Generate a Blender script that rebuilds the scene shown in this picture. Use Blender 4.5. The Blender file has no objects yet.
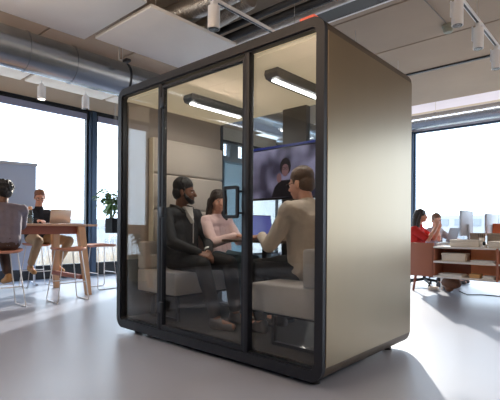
import bpy, bmesh, math, random
from mathutils import Vector, Matrix, Quaternion, Euler
random.seed(7)
C = bpy.context.scene.collection
V = Vector
PI = math.pi
OFF = {}

# ------------------------------------------------------------------ materials
def lin(c):
    return tuple((x/12.92 if x <= .04045 else ((x+.055)/1.055)**2.4) for x in c)
MATS = {}
def mat(name, rgb, rough=.5, metal=0., var=.0, vs=6., bump=0., bs=40., emit=None, es=0., coat=0., spec=.5, sheen=0., stretch=None, alpha=None):
    """rgb in 0-255 sRGB"""
    if name in MATS: return MATS[name]
    m = bpy.data.materials.new(name); m.use_nodes = True
    nt = m.node_tree; b = nt.nodes['Principled BSDF']
    col = lin([x/255. for x in rgb]) + (1,)
    b.inputs['Base Color'].default_value = col
    b.inputs['Roughness'].default_value = rough
    b.inputs['Metallic'].default_value = metal
    b.inputs['Specular IOR Level'].default_value = spec
    b.inputs['Coat Weight'].default_value = coat
    b.inputs['Sheen Weight'].default_value = sheen
    tc = nt.nodes.new('ShaderNodeTexCoord'); mp = nt.nodes.new('ShaderNodeMapping')
    nt.links.new(tc.outputs['Object'], mp.inputs['Vector'])
    if stretch: mp.inputs['Scale'].default_value = stretch
    if var > 0:
        n = nt.nodes.new('ShaderNodeTexNoise'); n.inputs['Scale'].default_value = vs; n.inputs['Detail'].default_value = 4
        r = nt.nodes.new('ShaderNodeMix'); r.data_type = 'RGBA'
        r.inputs['A'].default_value = tuple(max(0, c*(1-var)) for c in col[:3]) + (1,)
        r.inputs['B'].default_value = tuple(min(1, c*(1+var)) for c in col[:3]) + (1,)
        nt.links.new(mp.outputs[0], n.inputs['Vector']); nt.links.new(n.outputs['Fac'], r.inputs['Factor'])
        nt.links.new(r.outputs['Result'], b.inputs['Base Color'])
    if bump > 0:
        n2 = nt.nodes.new('ShaderNodeTexNoise'); n2.inputs['Scale'].default_value = bs; n2.inputs['Detail'].default_value = 3
        bp = nt.nodes.new('ShaderNodeBump'); bp.inputs['Strength'].default_value = bump; bp.inputs['Distance'].default_value = .01
        nt.links.new(mp.outputs[0], n2.inputs['Vector']); nt.links.new(n2.outputs['Fac'], bp.inputs['Height'])
        nt.links.new(bp.outputs[0], b.inputs['Normal'])
    if emit:
        b.inputs['Emission Color'].default_value = lin([x/255. for x in emit]) + (1,)
        b.inputs['Emission Strength'].default_value = es
    MATS[name] = m
    return m

def glass(name, tint=(.95, .97, .97), ior=1.5, rough=0., boost=1.0):
    m = bpy.data.materials.new(name); m.use_nodes = True
    nt = m.node_tree; nt.nodes.clear()
    out = nt.nodes.new('ShaderNodeOutputMaterial'); mx = nt.nodes.new('ShaderNodeMixShader')
    tr = nt.nodes.new('ShaderNodeBsdfTransparent'); gl = nt.nodes.new('ShaderNodeBsdfGlossy'); lw = nt.nodes.new('ShaderNodeLayerWeight')
    tr.inputs[0].default_value = tint + (1,); gl.inputs['Roughness'].default_value = rough; gl.inputs[0].default_value = (1, 1, 1, 1)
    f0 = ((ior-1)/(ior+1))**2*boost; lw.inputs[0].default_value = .5
    pw = nt.nodes.new('ShaderNodeMath'); pw.operation = 'POWER'; pw.inputs[1].default_value = 5
    ml = nt.nodes.new('ShaderNodeMath'); ml.operation = 'MULTIPLY_ADD'; ml.inputs[1].default_value = 1-f0; ml.inputs[2].default_value = f0
    nt.links.new(lw.outputs['Facing'], pw.inputs[0]); nt.links.new(pw.outputs[0], ml.inputs[0]); nt.links.new(ml.outputs[0], mx.inputs[0])
    nt.links.new(tr.outputs[0], mx.inputs[1]); nt.links.new(gl.outputs[0], mx.inputs[2]); nt.links.new(mx.outputs[0], out.inputs[0])
    MATS[name] = m
    return m

# ------------------------------------------------------------------ mesh builder
class MB:
    def __init__(s): s.bm = bmesh.new()
    def _merge(s, vs, M):
        for v in vs: v.co = M @ v.co
    def box(s, lo, hi, bev=0., seg=2, M=None):
        lo, hi = V(lo), V(hi); c = (lo+hi)/2; d = hi-lo
        r = bmesh.ops.create_cube(s.bm, size=1.0); vs = r['verts']
        for v in vs: v.co = V((v.co.x*d.x, v.co.y*d.y, v.co.z*d.z)) + c
        if bev > 0:
            es = list({e for v in vs for e in v.link_edges})
            rr = bmesh.ops.bevel(s.bm, geom=es, offset=min(bev, min(abs(d.x), abs(d.y), abs(d.z))*.49), segments=seg, profile=.5, affect='EDGES')
            vs = list({v for f in rr['faces'] for v in f.verts} | {v for v in vs if v.is_valid})
        if M is not None: s._merge(vs, M)
        return s
    def ring(s, c, ax, up, r, n, ex=1., ey=1.):
        z = ax.normalized(); x = up - z*up.dot(z)
        if x.length < 1e-6: x = z.orthogonal()
        x.normalize(); y = z.cross(x)
        return [s.bm.verts.new(c + x*math.cos(2*PI*i/n)*r*ex + y*math.sin(2*PI*i/n)*r*ey) for i in range(n)]
    def bridge(s, a, b):
        n = len(a)
        for i in range(n): s.bm.faces.new((a[i], a[(i+1) % n], b[(i+1) % n], b[i]))
    def tube(s, pts, r, n=8, caps=True):
        pts = [V(p) for p in pts]; rs = r if isinstance(r, (list, tuple)) else [r]*len(pts)
        up = V((.13, .27, 1)).normalized(); prev = None; rings = []
        for i, p in enumerate(pts):
            if i == 0: t = pts[1]-p
            elif i == len(pts)-1: t = p-pts[i-1]
            else: t = (pts[i+1]-p).normalized() + (p-pts[i-1]).normalized()
            if t.length < 1e-6: t = pts[i]-pts[i-1]
            rings.append(s.ring(p, t, up, rs[i], n))
        for a, b in zip(rings, rings[1:]): s.bridge(a, b)
        if caps:
            s.bm.faces.new(rings[0][::-1]); s.bm.faces.new(rings[-1])
        return s
    def cyl(s, p0, p1, r0, r1=None, n=16):
        return s.tube([p0, p1], [r0, r0 if r1 is None else r1], n)
    def ell(s, c, rad, R=None, u=16, v=10):
        r = bmesh.ops.create_uvsphere(s.bm, u_segments=u, v_segments=v, radius=1)
        for w in r['verts']:
            q = V((w.co.x*rad[0], w.co.y*rad[1], w.co.z*rad[2]))
            if R is not None: q = R @ q
            w.co = q + V(c)
        return s
    def cap(s, p0, p1, r0, r1, n=12):
        """tapered capsule"""
        p0, p1 = V(p0), V(p1); d = p1-p0
        if d.length < 1e-5: return s.ell(p0, (r0,)*3)
        ax = d.normalized(); up = ax.orthogonal(); rings = []
        for k in range(1, 4):
            a = k/3*PI/2; rings.append((p0-ax*r0*math.cos(a), r0*math.sin(a)))
        for k in range(2, -1, -1):
            a = (k+.0)/3*PI/2 if k else None
        rings.append((p1, r1))
        for k in (2, 1):
            a = k/3*PI/2; rings.append((p1+ax*r1*math.cos(a), r1*math.sin(a)))
        R = [s.ring(c, ax, up, r, n) for c, r in rings]
        for a, b in zip(R, R[1:]): s.bridge(a, b)
        s.bm.faces.new(R[0][::-1]); s.bm.faces.new(R[-1])
        return s
    def chain(s, pts, rs, n=12):
        for i in range(len(pts)-1): s.cap(pts[i], pts[i+1], rs[i], rs[i+1], n)
        return s
    def lathe(s, c, prof, n=24, cap=True):
        c = V(c); R = [s.ring(c+V((0, 0, z)), V((0, 0, 1)), V((1, 0, 0)), max(r, 1e-4), n) for r, z in prof]
        for a, b in zip(R, R[1:]): s.bridge(a, b)
        if cap: s.bm.faces.new(R[0][::-1]); s.bm.faces.new(R[-1])
        return s
    def prism(s, poly, axis, a, b):
        """poly of 2D points extruded along axis from a to b"""
        def P(p, t):
            if axis == 1: return V((p[0], t, p[1]))
            if axis == 0: return V((t, p[0], p[1]))
            return V((p[0], p[1], t))
        A = [s.bm.verts.new(P(p, a)) for p in poly]; B = [s.bm.verts.new(P(p, b)) for p in poly]
        s.bridge(A, B); s.bm.faces.new(A[::-1]); s.bm.faces.new(B)
        return s
    def frame(s, outer, inner, axis, a, b):
        """two closed polylines with equal count -> solid ring"""
        def P(p, t):
            if axis == 1: return V((p[0], t, p[1]))
            if axis == 0: return V((t, p[0], p[1]))
            return V((p[0], p[1], t))
        O0 = [s.bm.verts.new(P(p, a)) for p in outer]; O1 = [s.bm.verts.new(P(p, b)) for p in outer]
        I0 = [s.bm.verts.new(P(p, a)) for p in inner]; I1 = [s.bm.verts.new(P(p, b)) for p in inner]
        s.bridge(O0, O1); s.bridge(I1, I0); s.bridge(I0, O0); s.bridge(O1, I1)
        return s
    def quad(s, *pts):
        s.bm.faces.new([s.bm.verts.new(V(p)) for p in pts]); return s
    def xf(s, M):
        for v in s.bm.verts: v.co = M @ v.co
        return s
    def build(s, name, m, parent=None, smooth=True, ang=35):
        bmesh.ops.recalc_face_normals(s.bm, faces=s.bm.faces[:])
        off = OFF.get(parent, V((0, 0, 0))) if parent else V((0, 0, 0))
        for v in s.bm.verts: v.co -= off
        me = bpy.data.meshes.new(name); s.bm.to_mesh(me); s.bm.free()
        if smooth:
            me.shade_smooth() if hasattr(me, 'shade_smooth') else None
            try: me.set_sharp_from_angle(angle=math.radians(ang))
            except Exception: pass
        me.materials.append(m)
        o = bpy.data.objects.new(name, me); C.objects.link(o)
        if parent: o.parent = parent; OFF[o] = off
        return o

def rrect(x0, x1, z0, z1, r, n=6):
    pts = []
    for cx, cz, a0 in ((x1-r, z0+r, -PI/2), (x1-r, z1-r, 0), (x0+r, z1-r, PI/2), (x0+r, z0+r, PI)):
        for k in range(n+1):
            a = a0 + k/n*PI/2; pts.append((cx+r*math.cos(a), cz+r*math.sin(a)))
    return pts

def tag(o, label, cat, group=None, kind=None):
    o['label'] = label; o['category'] = cat
    if group: o['group'] = group
    if kind: o['kind'] = kind
    return o
def thing(name, label, cat, loc=(0, 0, 0), group=None):
    o = bpy.data.objects.new(name, None); o.empty_display_size = .1; C.objects.link(o)
    o.location = loc; OFF[o] = V(loc); tag(o, label, cat, group); return o
def struct(name, mb, m, parent=None, smooth=False):
    o = mb.build(name, m, parent, smooth)
    o['kind'] = 'structure'
    return o
def group_struct(name, loc=(0, 0, 0)):
    o = bpy.data.objects.new(name, None); C.objects.link(o); o.location = loc; OFF[o] = V(loc); o['kind'] = 'structure'; return o
def dup(root, loc, rotz=0., label=None, group=None):
    r = root.copy(); C.objects.link(r); r.location = loc; r.rotation_euler = (0, 0, rotz)
    if label: r['label'] = label
    if group: r['group'] = group
    for ch in list(root.children):
        c = ch.copy(); C.objects.link(c); c.parent = r
        for g in list(ch.children):
            d = g.copy(); C.objects.link(d); d.parent = c
    return r

# ------------------------------------------------------------------ palette
def floor_mat():
    m = mat('floor_resin', (146, 152, 168), .30, var=.06, vs=.6, spec=.6)
    nt = m.node_tree; b = nt.nodes['Principled BSDF']
    n = nt.nodes.new('ShaderNodeTexNoise'); n.inputs['Scale'].default_value = 1.3; n.inputs['Detail'].default_value = 5
    mr = nt.nodes.new('ShaderNodeMapRange'); mr.inputs['To Min'].default_value = .29; mr.inputs['To Max'].default_value = .36
    tc = nt.nodes.new('ShaderNodeTexCoord'); nt.links.new(tc.outputs['Object'], n.inputs['Vector'])
    nt.links.new(n.outputs['Fac'], mr.inputs['Value']); nt.links.new(mr.outputs[0], b.inputs['Roughness'])
    return m
FLOOR = floor_mat()
SLAB = mat('concrete_soffit', (178, 158, 138), .85, var=.16, vs=.9, bump=.1, bs=12)
PLASTER = mat('pale_plaster', (232, 230, 240), .8, var=.03)
WALLW = mat('warm_wall', (186, 172, 156), .85, var=.05, vs=2)
GREYW = mat('grey_wall', (120, 128, 132), .8, var=.05)
PANEL = mat('acoustic_panel', (242, 235, 226), .9, var=.04, vs=3, bump=.1, bs=90)
STEEL = mat('mullion_steel', (70, 86, 108), .35, metal=.6, var=.04)
BLACKF = mat('black_frame_paint', (12, 15, 24), .45, var=.1)
PODBLK = mat('pod_black_paint', (13, 17, 29), .45, var=.1, vs=12)
BRONZE = mat('champagne_metal', (143, 127, 104), .30, metal=1., var=.05, vs=5, stretch=(1, 1, .15))
PODCEIL = mat('pod_ceiling_glow_felt', (226, 208, 174), .8, var=.03, emit=(226, 206, 168), es=.42)  # felt given a weak glow to paint lamplight onto the booth ceiling
FELT = mat('beige_upholstery', (196, 184, 172), .92, var=.06, vs=30, bump=.2, bs=220, sheen=.2)
FELTG = mat('grey_upholstery', (172, 168, 166), .92, var=.06, vs=30, bump=.2, bs=220, sheen=.2)
PODFLOOR = mat('dark_carpet', (52, 50, 50), .95, var=.2, vs=60, bump=.3, bs=200)
DUCT = mat('galvanised_duct', (166, 171, 178), .27, metal=.9, var=.14, vs=4, bump=.15, bs=10)
DUCTD = mat('dark_insulation', (38, 36, 36), .6, var=.3, vs=8)
FOIL = mat('flexible_foil', (176, 170, 162), .35, metal=.85, var=.25, vs=9, bump=.6, bs=26)
WHITEM = mat('white_lamp_paint', (244, 243, 243), .4, var=.02)
GALV = mat('galvanised_rail', (200, 196, 192), .35, metal=.7, var=.08)
LENS = mat('lamp_lens_lit', (255, 240, 220), .3, emit=(255, 236, 210), es=5)
LENSOFF = mat('lamp_lens_dark', (70, 62, 55), .25, var=.05)
LED = mat('led_strip', (255, 255, 255), .4, emit=(255, 250, 244), es=9)
HOUSING = mat('lamp_housing_dark', (44, 50, 52), .35, var=.08)
WOOD = mat('ash_wood', (206, 160, 122), .5, var=.16, vs=5, stretch=(6, 6, .6), bump=.05)
REDWOOD = mat('terracotta_board', (146, 84, 66), .55, var=.08, vs=5)
SEATW = mat('stool_seat_wood', (190, 132, 108), .5, var=.12, vs=5, stretch=(1, 5, 1))
TABTOP = mat('table_top_wood', (196, 152, 120), .45, var=.1, vs=6, stretch=(5, .6, 1))
WIRE = mat('white_wire_frame', (216, 216, 218), .35, metal=.25, var=.03)
TERRA = mat('terracotta_panel', (168, 106, 82), .6, var=.05, vs=4)
ORANGELIT = mat('orange_panel_sunlit', (250, 166, 116), .6, var=.05, vs=4)
SHELFW = mat('white_shelf', (228, 220, 212), .5, var=.02)
SKIN_A = mat('skin_brown', (126, 84, 64), .5, var=.08, vs=14)
SKIN_L = mat('skin_light', (214, 160, 136), .5, var=.06, vs=14)
SKIN_D = mat('skin_dark', (98, 66, 50), .5, var=.08, vs=14)
HAIRB = mat('hair_black', (20, 18, 20), .55, var=.3, vs=60, bump=.7, bs=120)
HAIRD = mat('hair_dark_brown', (46, 34, 30), .5, var=.3, vs=50, bump=.5, bs=120)
HAIRL = mat('hair_light_brown', (116, 80, 58), .5, var=.2, vs=50, bump=.5, bs=120)
HAIRS = mat('hair_short_brown', (92, 70, 56), .55, var=.25, vs=50, bump=.5, bs=120)
SCR = mat('lit_laptop_screen', (60, 62, 110), .2, emit=(96, 100, 170), es=.7)
DARKPL = mat('black_plastic', (22, 22, 25), .4, var=.1)
ALU = mat('brushed_aluminium', (196, 180, 168), .35, metal=.5, var=.03)
SILVER = mat('silver_plastic', (186, 194, 208), .4, var=.04)
TEALG = mat('teal_window_glass', (110, 150, 165), .15)
POTW = mat('white_planter', (226, 222, 204), .5, var=.04)
LEAF = mat('leaf_green', (86, 122, 58), .5, var=.35, vs=18)
LEAFD = mat('leaf_deep_green', (58, 92, 48), .5, var=.35, vs=14)
PAPER = mat('white_paper', (236, 232, 226), .7, var=.02)
BEIGEB = mat('beige_storage_box', (220, 208, 192), .6, var=.04)
KRAFT = mat('kraft_wood_box', (206, 160, 106), .6, var=.08)
GREYB = mat('grey_felt_basket', (150, 134, 120), .9, var=.15, vs=40)
SCREENP = mat('pale_blue_partition', (176, 194, 222), .6, var=.05, vs=1.2)
POD_G = glass('pod_clear_glass', (.86, .875, .88), 1.5, boost=1.05)
WIN_G = glass('window_glass', (.97, .985, 1.), 1.45)
BOT_G = glass('bottle_glass', (.86, .93, .95), 1.5, boost=1.4)

# ------------------------------------------------------------------ room shell
XL, YF, XR, YB = -6.74, 8.2, 6.5, -7.5
ZW = 3.24
struct('floor', MB().box((XL-.15, YB-.15, -.12), (XR+.15, YF+.15, 0)), FLOOR)
cm = MB()
ys = [YB-.15, -3.3, -2.1, -.9, .3, 1.5, 2.72, 3.93, 5.1, 7.05]
for a, b in zip(ys, ys[1:]): cm.box((XL-.15, a+.012, 3.6), (XR+.15, b-.012, 3.85), .006, 1)
cm.box((XL-.15, YB-.15, 3.85), (XR+.15, 7.05, 4.0))
cm.box((XL-.15, 7.05, 3.97), (XR+.15, YF+.15, 4.1))
struct('ceiling', cm, SLAB)
cb = MB().box((XL+.0, 5.06, 3.575), (XR, 5.11, 3.6))
struct('trim_1', cb, BLACKF)

# left window wall (plane x = XL)
struct('wall_left_rear', MB().box((XL-.14, YB, 0), (XL, -3.4, 3.6)), mat('dark_taupe_wall', (78, 73, 70), .85, var=.05))
struct('wall_left', MB().box((XL-.14, -3.4, ZW), (XL, YF, 3.6)), mat('cream_bulkhead', (222, 208, 188), .85, var=.03))
struct('wall_left_pier', MB().box((XL-.14, 5.62, 0), (XL, 5.78, ZW)).box((XL-.14, 6.62, 0), (XL, 6.8, ZW)).box((XL-.14, 5.78, 2.72), (XL, 6.62, 2.86)).box((XL-.14,5.78,3.2),(XL,6.62,ZW)), GREYW)
struct('baseboard_left', MB().box((XL-.1, -3.4, 0), (XL+.02, 5.62, .2), .006), BLACKF)
mull = [-.885, 2.115, 4.515]
edges = [-3.4] + mull + [5.62]
for i in range(len(edges)-1):
    y0, y1 = edges[i]+(.075 if i else .0), edges[i+1]-(.075 if i < len(edges)-2 else 0.)
    w = group_struct('window_%d' % (i+1), (XL, (y0+y1)/2, .2))
    struct('window_frame', MB().frame([(y0, .2), (y1, .2), (y1, ZW), (y0, ZW)], [(y0+.04, .25), (y1-.04, .25), (y1-.04, ZW-.045), (y0+.04, ZW-.045)], 0, XL-.08, XL+.01), BLACKF, w)
    struct('window_pane', MB().box((XL-.045, y0+.03, .24), (XL-.035, y1-.03, ZW-.03)), WIN_G, w)
    struct('blind_cassette', MB().box((XL-.02, y0+.04, 3.07), (XL+.03, y1-.04, 3.19), .01), mat('lavender_blind', (150, 152, 176), .6), w)
for k, y in enumerate(mull):
    struct('trim_%d' % (k+2), MB().box((XL-.12, y-.075, .0), (XL+.06, y+.075, ZW), .006).box((XL+.06, y-.03, 0), (XL+.075, y+.03, ZW)), STEEL)
struct('trim_6', MB().box((XL-.1, YB, ZW-.03), (XL+.03, YF, ZW+.03), .005), BLACKF)
# grey wall bay with pale blue door and two small clerestory lights
d = group_struct('door_1', (XL, 6.2, 0))
struct('door_leaf', MB().box((XL-.08, 5.82, .02), (XL-.03, 6.58, 2.68), .005), mat('pale_blue_door', (160, 196, 210), .25, var=.04), d)
struct('door_frame', MB().frame([(5.78, 0), (6.62, 0), (6.62, 2.72), (5.78, 2.72)], [(5.82, .02), (6.58, .02), (6.58, 2.68), (5.82, 2.68)], 0, XL-.1, XL+.02), mat('grey_blue_frame', (96, 128, 142), .4), d)
struct('door_handle', MB().tube([(XL-.03, 5.9, 1.0), (XL+.04, 5.9, 1.0), (XL+.04, 6.0, 1.0)], .01), DARKPL, d)
for k, (a, b) in enumerate(((5.8, 6.02), (6.34, 6.62))):
    struct('window_%d' % (6+k), MB().box((XL-.06, a, 2.86), (XL-.05, b, 3.2)), WIN_G)
struct('wall_left_pier', MB().box((XL-.14, 6.02, 2.86), (XL, 6.34, 3.2)), GREYW)
w = group_struct('window_8', (XL, 7.4, 0))
struct('window_frame', MB().frame([(6.8, .2), (8.1, .2), (8.1, ZW), (6.8, ZW)], [(6.84, .25), (8.06, .25), (8.06, ZW-.04), (6.84, ZW-.04)], 0, XL-.08, XL+.01), BLACKF, w)
struct('window_pane', MB().box((XL-.045, 6.83, .24), (XL-.035, 8.07, ZW-.03)), WIN_G, w)
struct('wall_left_base', MB().box((XL-.14, 6.8, 0), (XL, YF, .2)), GREYW)

# far window wall (plane y = YF)
struct('wall_far', MB().box((XL-.14, YF, 3.3), (XR, YF+.14, 4.0)).box((XL-.14, YF, 0), (XR, YF+.14, .25)), PLASTER)
struct('trim_7', MB().box((XL, YF-.06, 3.6), (XR, YF, 3.72)), mat('beige_pelmet', (196, 184, 164), .7))
fm = [-5.12, -2.72, -.32, 2.08, 4.48]
fe = [XL] + fm + [XR]
for i in range(len(fe)-1):
    x0, x1 = fe[i]+.04, fe[i+1]-.04
    w = group_struct('window_%d' % (9+i), ((x0+x1)/2, YF, .25))
    struct('window_frame', MB().frame([(x0, .25), (x1, .25), (x1, 3.3), (x0, 3.3)], [(x0+.03, .3), (x1-.03, .3), (x1-.03, 3.26), (x0+.03, 3.26)], 1, YF+.02, YF+.1), STEEL, w)
    struct('window_pane', MB().box((x0+.02, YF+.055, .28), (x1-.02, YF+.065, 3.28)), WIN_G, w)
for k, x in enumerate(fm):
    struct('trim_%d' % (8+k), MB().box((x-.04, YF-.06, .0), (x+.04, YF+.12, 3.3), .005), STEEL)

# remaining walls, behind the photographer
struct('wall_right', MB().box((XR, YB, 0), (XR+.14, YF, 4.0)), WALLW)
struct('wall_back', MB().box((XL-.14, YB-.14, 0), (XR, YB, 4.0)), MATS['dark_taupe_wall'])

# ------------------------------------------------------------------ ceiling services
def acoustic(x0, x1, y0, y1, z, label, grp='suspended white acoustic panels'):
    t = thing('acoustic_panel', label, 'ceiling panel', ((x0+x1)/2, (y0+y1)/2, z), grp)
    MB().box((x0, y0, z), (x1, y1, z+.045), .012).build('board', PANEL, t)
    for x in (x0+.2, x1-.2):
        for y in (y0+.2, y1-.2): MB().cyl((x, y, z+.04), (x, y, 3.6), .004, n=6).build('hanger_wire', GALV, t)
acoustic(-3.57, -2.28, -.95, .33, 3.2, 'large white ceiling panel cut off by the top left edge of the photo')
acoustic(-3.45, -2.32, .40, 1.66, 3.2, 'white suspended ceiling panel just above the top left corner of the black booth')
for k, (a, b, l) in enumerate(((-.85, .5, 'white ceiling panel by the left windows, partly behind the duct at the picture edge'),
                               (.56, 1.92, 'white ceiling panel behind the round duct, above the two small downlights'),
                               (1.98, 3.3, 'white ceiling panel near the window, farthest along the duct, above the booth corner'))):
    acoustic(-6.0, -4.75, a, b, 3.3, l)
# round duct along the windows
t = thing('ventilation_duct', 'large round spiral galvanised metal duct hanging along the left window side', 'duct', (-3.95, 2, 3.0))
m = MB(); m.cyl((-3.95, -6, 3.0), (-3.95, 7.9, 3.0), .225, n=32)
m.build('pipe', DUCT, t)
for y in (-2.1, -.2, .35, 1.08, 2.6):
    MB().cyl((-3.95, y-.012, 3.0), (-3.95, y+.012, 3.0), .234, n=32).build('seam_ring', DUCT if y != 1.08 else BLACKF, t)
for y in (1.08, 4.5, -3): MB().cyl((-3.95, y, 3.2), (-3.95, y, 3.6), .005, n=6).build('hanger_rod', GALV, t)
t = thing('ventilation_duct', 'round galvanised duct running across the top of the far right windows', 'duct', (0, 8.0, 3.47))
MB().cyl((-6.6, 7.97, 3.46), (6.4, 7.97, 3.46), .165, n=32).build('pipe', DUCT, t)
for x in (-2.1, 1.5): MB().cyl((x-.02, 7.97, 3.46), (x+.02, 7.97, 3.46), .172, n=32).build('seam_ring', DUCT, t)
MB().cyl((-2.1, 7.97, 3.6), (-2.1, 7.97, 3.97), .006, n=6).build('hanger_rod', GALV, t)
# small arm camera fixed on duct
t = thing('sensor_box', 'small dark sensor on a bracket beside the big duct', 'sensor', (-3.62, .98, 3.12))
MB().box((-3.60, .86, 3.09), (-3.50, .93, 3.13), .01).build('housing', DARKPL, t)
MB().tube([(-3.64, .84, 3.605), (-3.64, .84, 3.13), (-3.57, .89, 3.11)], .012).build('bracket', GALV, t)

# flexible ducts, cable trays crossing behind the acoustic panels
def wob(x0, x1, y, z, r, name, m, label, n=40, amp=.03, rib=.012, seed=1):
    rnd = random.Random(seed); pts = []; rs = []
    ph = rnd.random()*6
    for i in range(n+1):
        x = x0+(x1-x0)*i/n
        pts.append((x, y+amp*math.sin(x*2.1+ph), z+amp*.6*math.cos(x*1.7+ph))); rs.append(r+(rib if i % 2 else 0))
    o = MB().tube(pts, rs, 12).build(name, m); tag(o, label, 'duct')
wob(-2.9, -1.7, .95, 3.42, .10, 'flexible_duct', FOIL, 'crinkled silver flexible duct nearest the ceiling panels', 70, .05, seed=2)
wob(-2.9, -1.75, 1.32, 3.43, .08, 'flexible_duct', FOIL, 'crinkled silver flexible duct, second behind the ceiling panels', 70, .04, seed=3)
tag(MB().tube([(-2.9, 1.55, 3.4), (.0, 1.55, 3.4)], .035, 10).build('ceiling_pipe', DUCTD), 'black insulated pipe beside the silver flexible ducts', 'pipe')
tag(MB().tube([(-2.9, 1.72, 3.38), (.0, 1.72, 3.38)], .05, 10).build('ceiling_pipe', DUCTD), 'thicker black insulated pipe next to the metal cable tray', 'pipe')
t = thing('cable_tray', 'pale metal cable tray hung below the concrete ceiling', 'cable tray', (-1, 2.05, 3.35))
for y in (1.87, 2.13): MB().box((-2.9, y-.012, 3.34), (.15, y+.012, 3.4)).build('side_rail', WHITEM, t)
MB().box((-2.9, 1.88, 3.345), (.15, 2.12, 3.352)).build('tray_base', mat('tray_base_grey', (44, 40, 38), .5, metal=.4), t)
for y, r in ((1.95, .022), (2.05, .018)): MB().tube([(-2.9, y, 3.375), (.15, y, 3.375)], r, 8).build('cable', DUCTD, t)
tag(MB().tube([(-2.9, 2.3, 3.5), (.2, 2.3, 3.5)], .02, 10).build('ceiling_pipe', GALV), 'thin pale conduit behind the cable tray', 'pipe')

# lighting tracks and spots
def track(x, y0, y1, z, label):
    t = thing('lighting_track', label, 'lighting track', (x, (y0+y1)/2, z))
    MB().box((x-.018, y0, z-.016), (x+.018, y1, z+.016), .003).build('rail', WHITEM, t)
    MB().box((x-.009, y0+.02, z-.0175), (x+.009, y1-.02, z-.0155)).build('slot', DARKPL, t)
    for k in range(4):
        y = y0+.2+(y1-y0-.4)*k/3; MB().cyl((x, y, z), (x, y, 3.6), .003, n=6).build('suspension_wire', GALV, t)
track(-1.45, .1, 4.6, 3.0, 'white lighting track that runs above the booth roof')
track(.2, -1.0, 4.2, 3.0, 'white lighting track at the top right corner')
def spot(x, y, z, label, lit=False, r=.048, h=.2, ceilz=None):
    """z = track underside"""
    t = thing('spotlight', label, 'spotlight', (x, y, z), 'cylindrical white spotlights')
    zt = z-.05
    MB().cyl((x, y, zt), (x, y, zt-h), r, n=24).build('lamp_body', WHITEM, t)
    m = MB().box((x-.02, y-.03, z-.045), (x+.02, y+.03, z), .005)
    m.box((x-r-.012, y-.012, zt-h*.55), (x-r, y+.012, z-.02), .003).box((x-r-.012, y-.012, z-.05), (x+.01, y+.012, z-.035))
    if ceilz: m.cyl((x, y, z), (x, y, ceilz), .008, n=8)
    m.build('mounting_arm', WHITEM, t)
    MB().cyl((x, y, zt-h+.004), (x, y, zt-h-.004), r*.82, n=24).build('lens', LENS if lit else LENSOFF, t)
spot(-1.45, .46, 2.985, 'white cylindrical spotlight hanging above the top of the booth, beside the ceiling panel', r=.055)
spot(-1.45, 1.33, 2.985, 'white spotlight just above the booth roof, right of the other one on the same track')
spot(.2, 1.80, 2.985, 'white spotlight nearest the camera in the row of three at the top right')
spot(.2, 2.45, 2.985, 'middle white spotlight of the row of three at the top right')
spot(.2, 3.16, 2.985, 'last white spotlight of the three at the top right, cut by the picture edge')
spot(-5.75, .73, 3.25, 'small white downlight over the high table, left of the pair, lit', True, r=.062, h=.2, ceilz=3.3)
spot(-5.75, 1.47, 3.25, 'small white downlight, right of the pair, near the window mullion', r=.062, h=.2, ceilz=3.3)
t = thing('smoke_detector', 'round smoke detector on the concrete ceiling at the end of a thin conduit', 'smoke detector', (-.45, 3.6, 3.6))
MB().lathe((-.47, 3.66, 3.5), [(.045, 0), (.06, .02), (.06, .06), (.075, .07), (.075, .1)]).build('sensor_head', mat('detector_grey', (150, 150, 132), .5), t)
MB().tube([(-.46, 1.2, 3.585), (-.46, 3.6, 3.585)], .007).build('conduit', mat('conduit_grey', (130, 120, 112), .6), t)

# ------------------------------------------------------------------ meeting booth
BW, BD, Z0, Z1, RR = 2.253, 1.30, .04, 2.24, .091
booth = thing('meeting_booth', 'large black-framed office meeting booth with glass front and champagne metal side', 'booth', (-BW/2, BD/2, 0))
shell = MB().frame(rrect(-BW, 0, Z0, Z1, RR, 8), rrect(-BW+.06, -.06, Z0+.06, Z1-.06, .05, 8), 1, .025, BD)
shell.build('outer_shell', mat('bronze_edge_metal', (104, 90, 74), .38, metal=.8), booth, ang=50)
for xa, xb in ((-.001, .005), (-BW-.005, -BW+.001)):
    MB().box((xa, .031, Z0+RR), (xb, BD-.002, Z1-RR), .0015, 1).build('side_panel', BRONZE, booth)
MB().frame(rrect(-BW-.001, .001, Z0-.001, Z1+.001, RR, 8), rrect(-BW+.055, -.055, Z0+.07, Z1-.06, .035, 8), 1, -.005, .03).build('front_frame', PODBLK, booth, ang=50)
MB().frame(rrect(-BW+.055, -.055, Z0+.07, Z1-.06, .035, 8), rrect(-BW+.066, -.066, Z0+.081, Z1-.071, .03, 8), 1, .008, .05).build('inner_frame', BLACKF, booth, ang=50)
MB().frame(rrect(-BW+.001, -.001, Z0+.001, Z1-.001, RR, 8), rrect(-BW+.07, -.07, Z0+.08, Z1-.07, .035, 8), 1, BD-.03, BD+.004).build('rear_frame', PODBLK, booth, ang=50)
MB().box((-2.195, .052, Z0+.055), (-.058, BD-.03, .125)).build('booth_floor', PODFLOOR, booth)
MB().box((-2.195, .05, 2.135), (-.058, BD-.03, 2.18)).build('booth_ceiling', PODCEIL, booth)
zb, zt = .13, 2.155
for x in (-1.60, -.61):
    MB().box((x-.032, -.004, zb-.02), (x+.012, .048, zt+.01), .005).build('mullion', PODBLK, booth)
MB().box((-2.19, .034, zb-.02), (-1.62, .042, zt)).build('glass_pane', POD_G, booth)
MB().box((-.6, .034, zb-.02), (-.065, .042, zt)).build('glass_pane', POD_G, booth)
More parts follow.
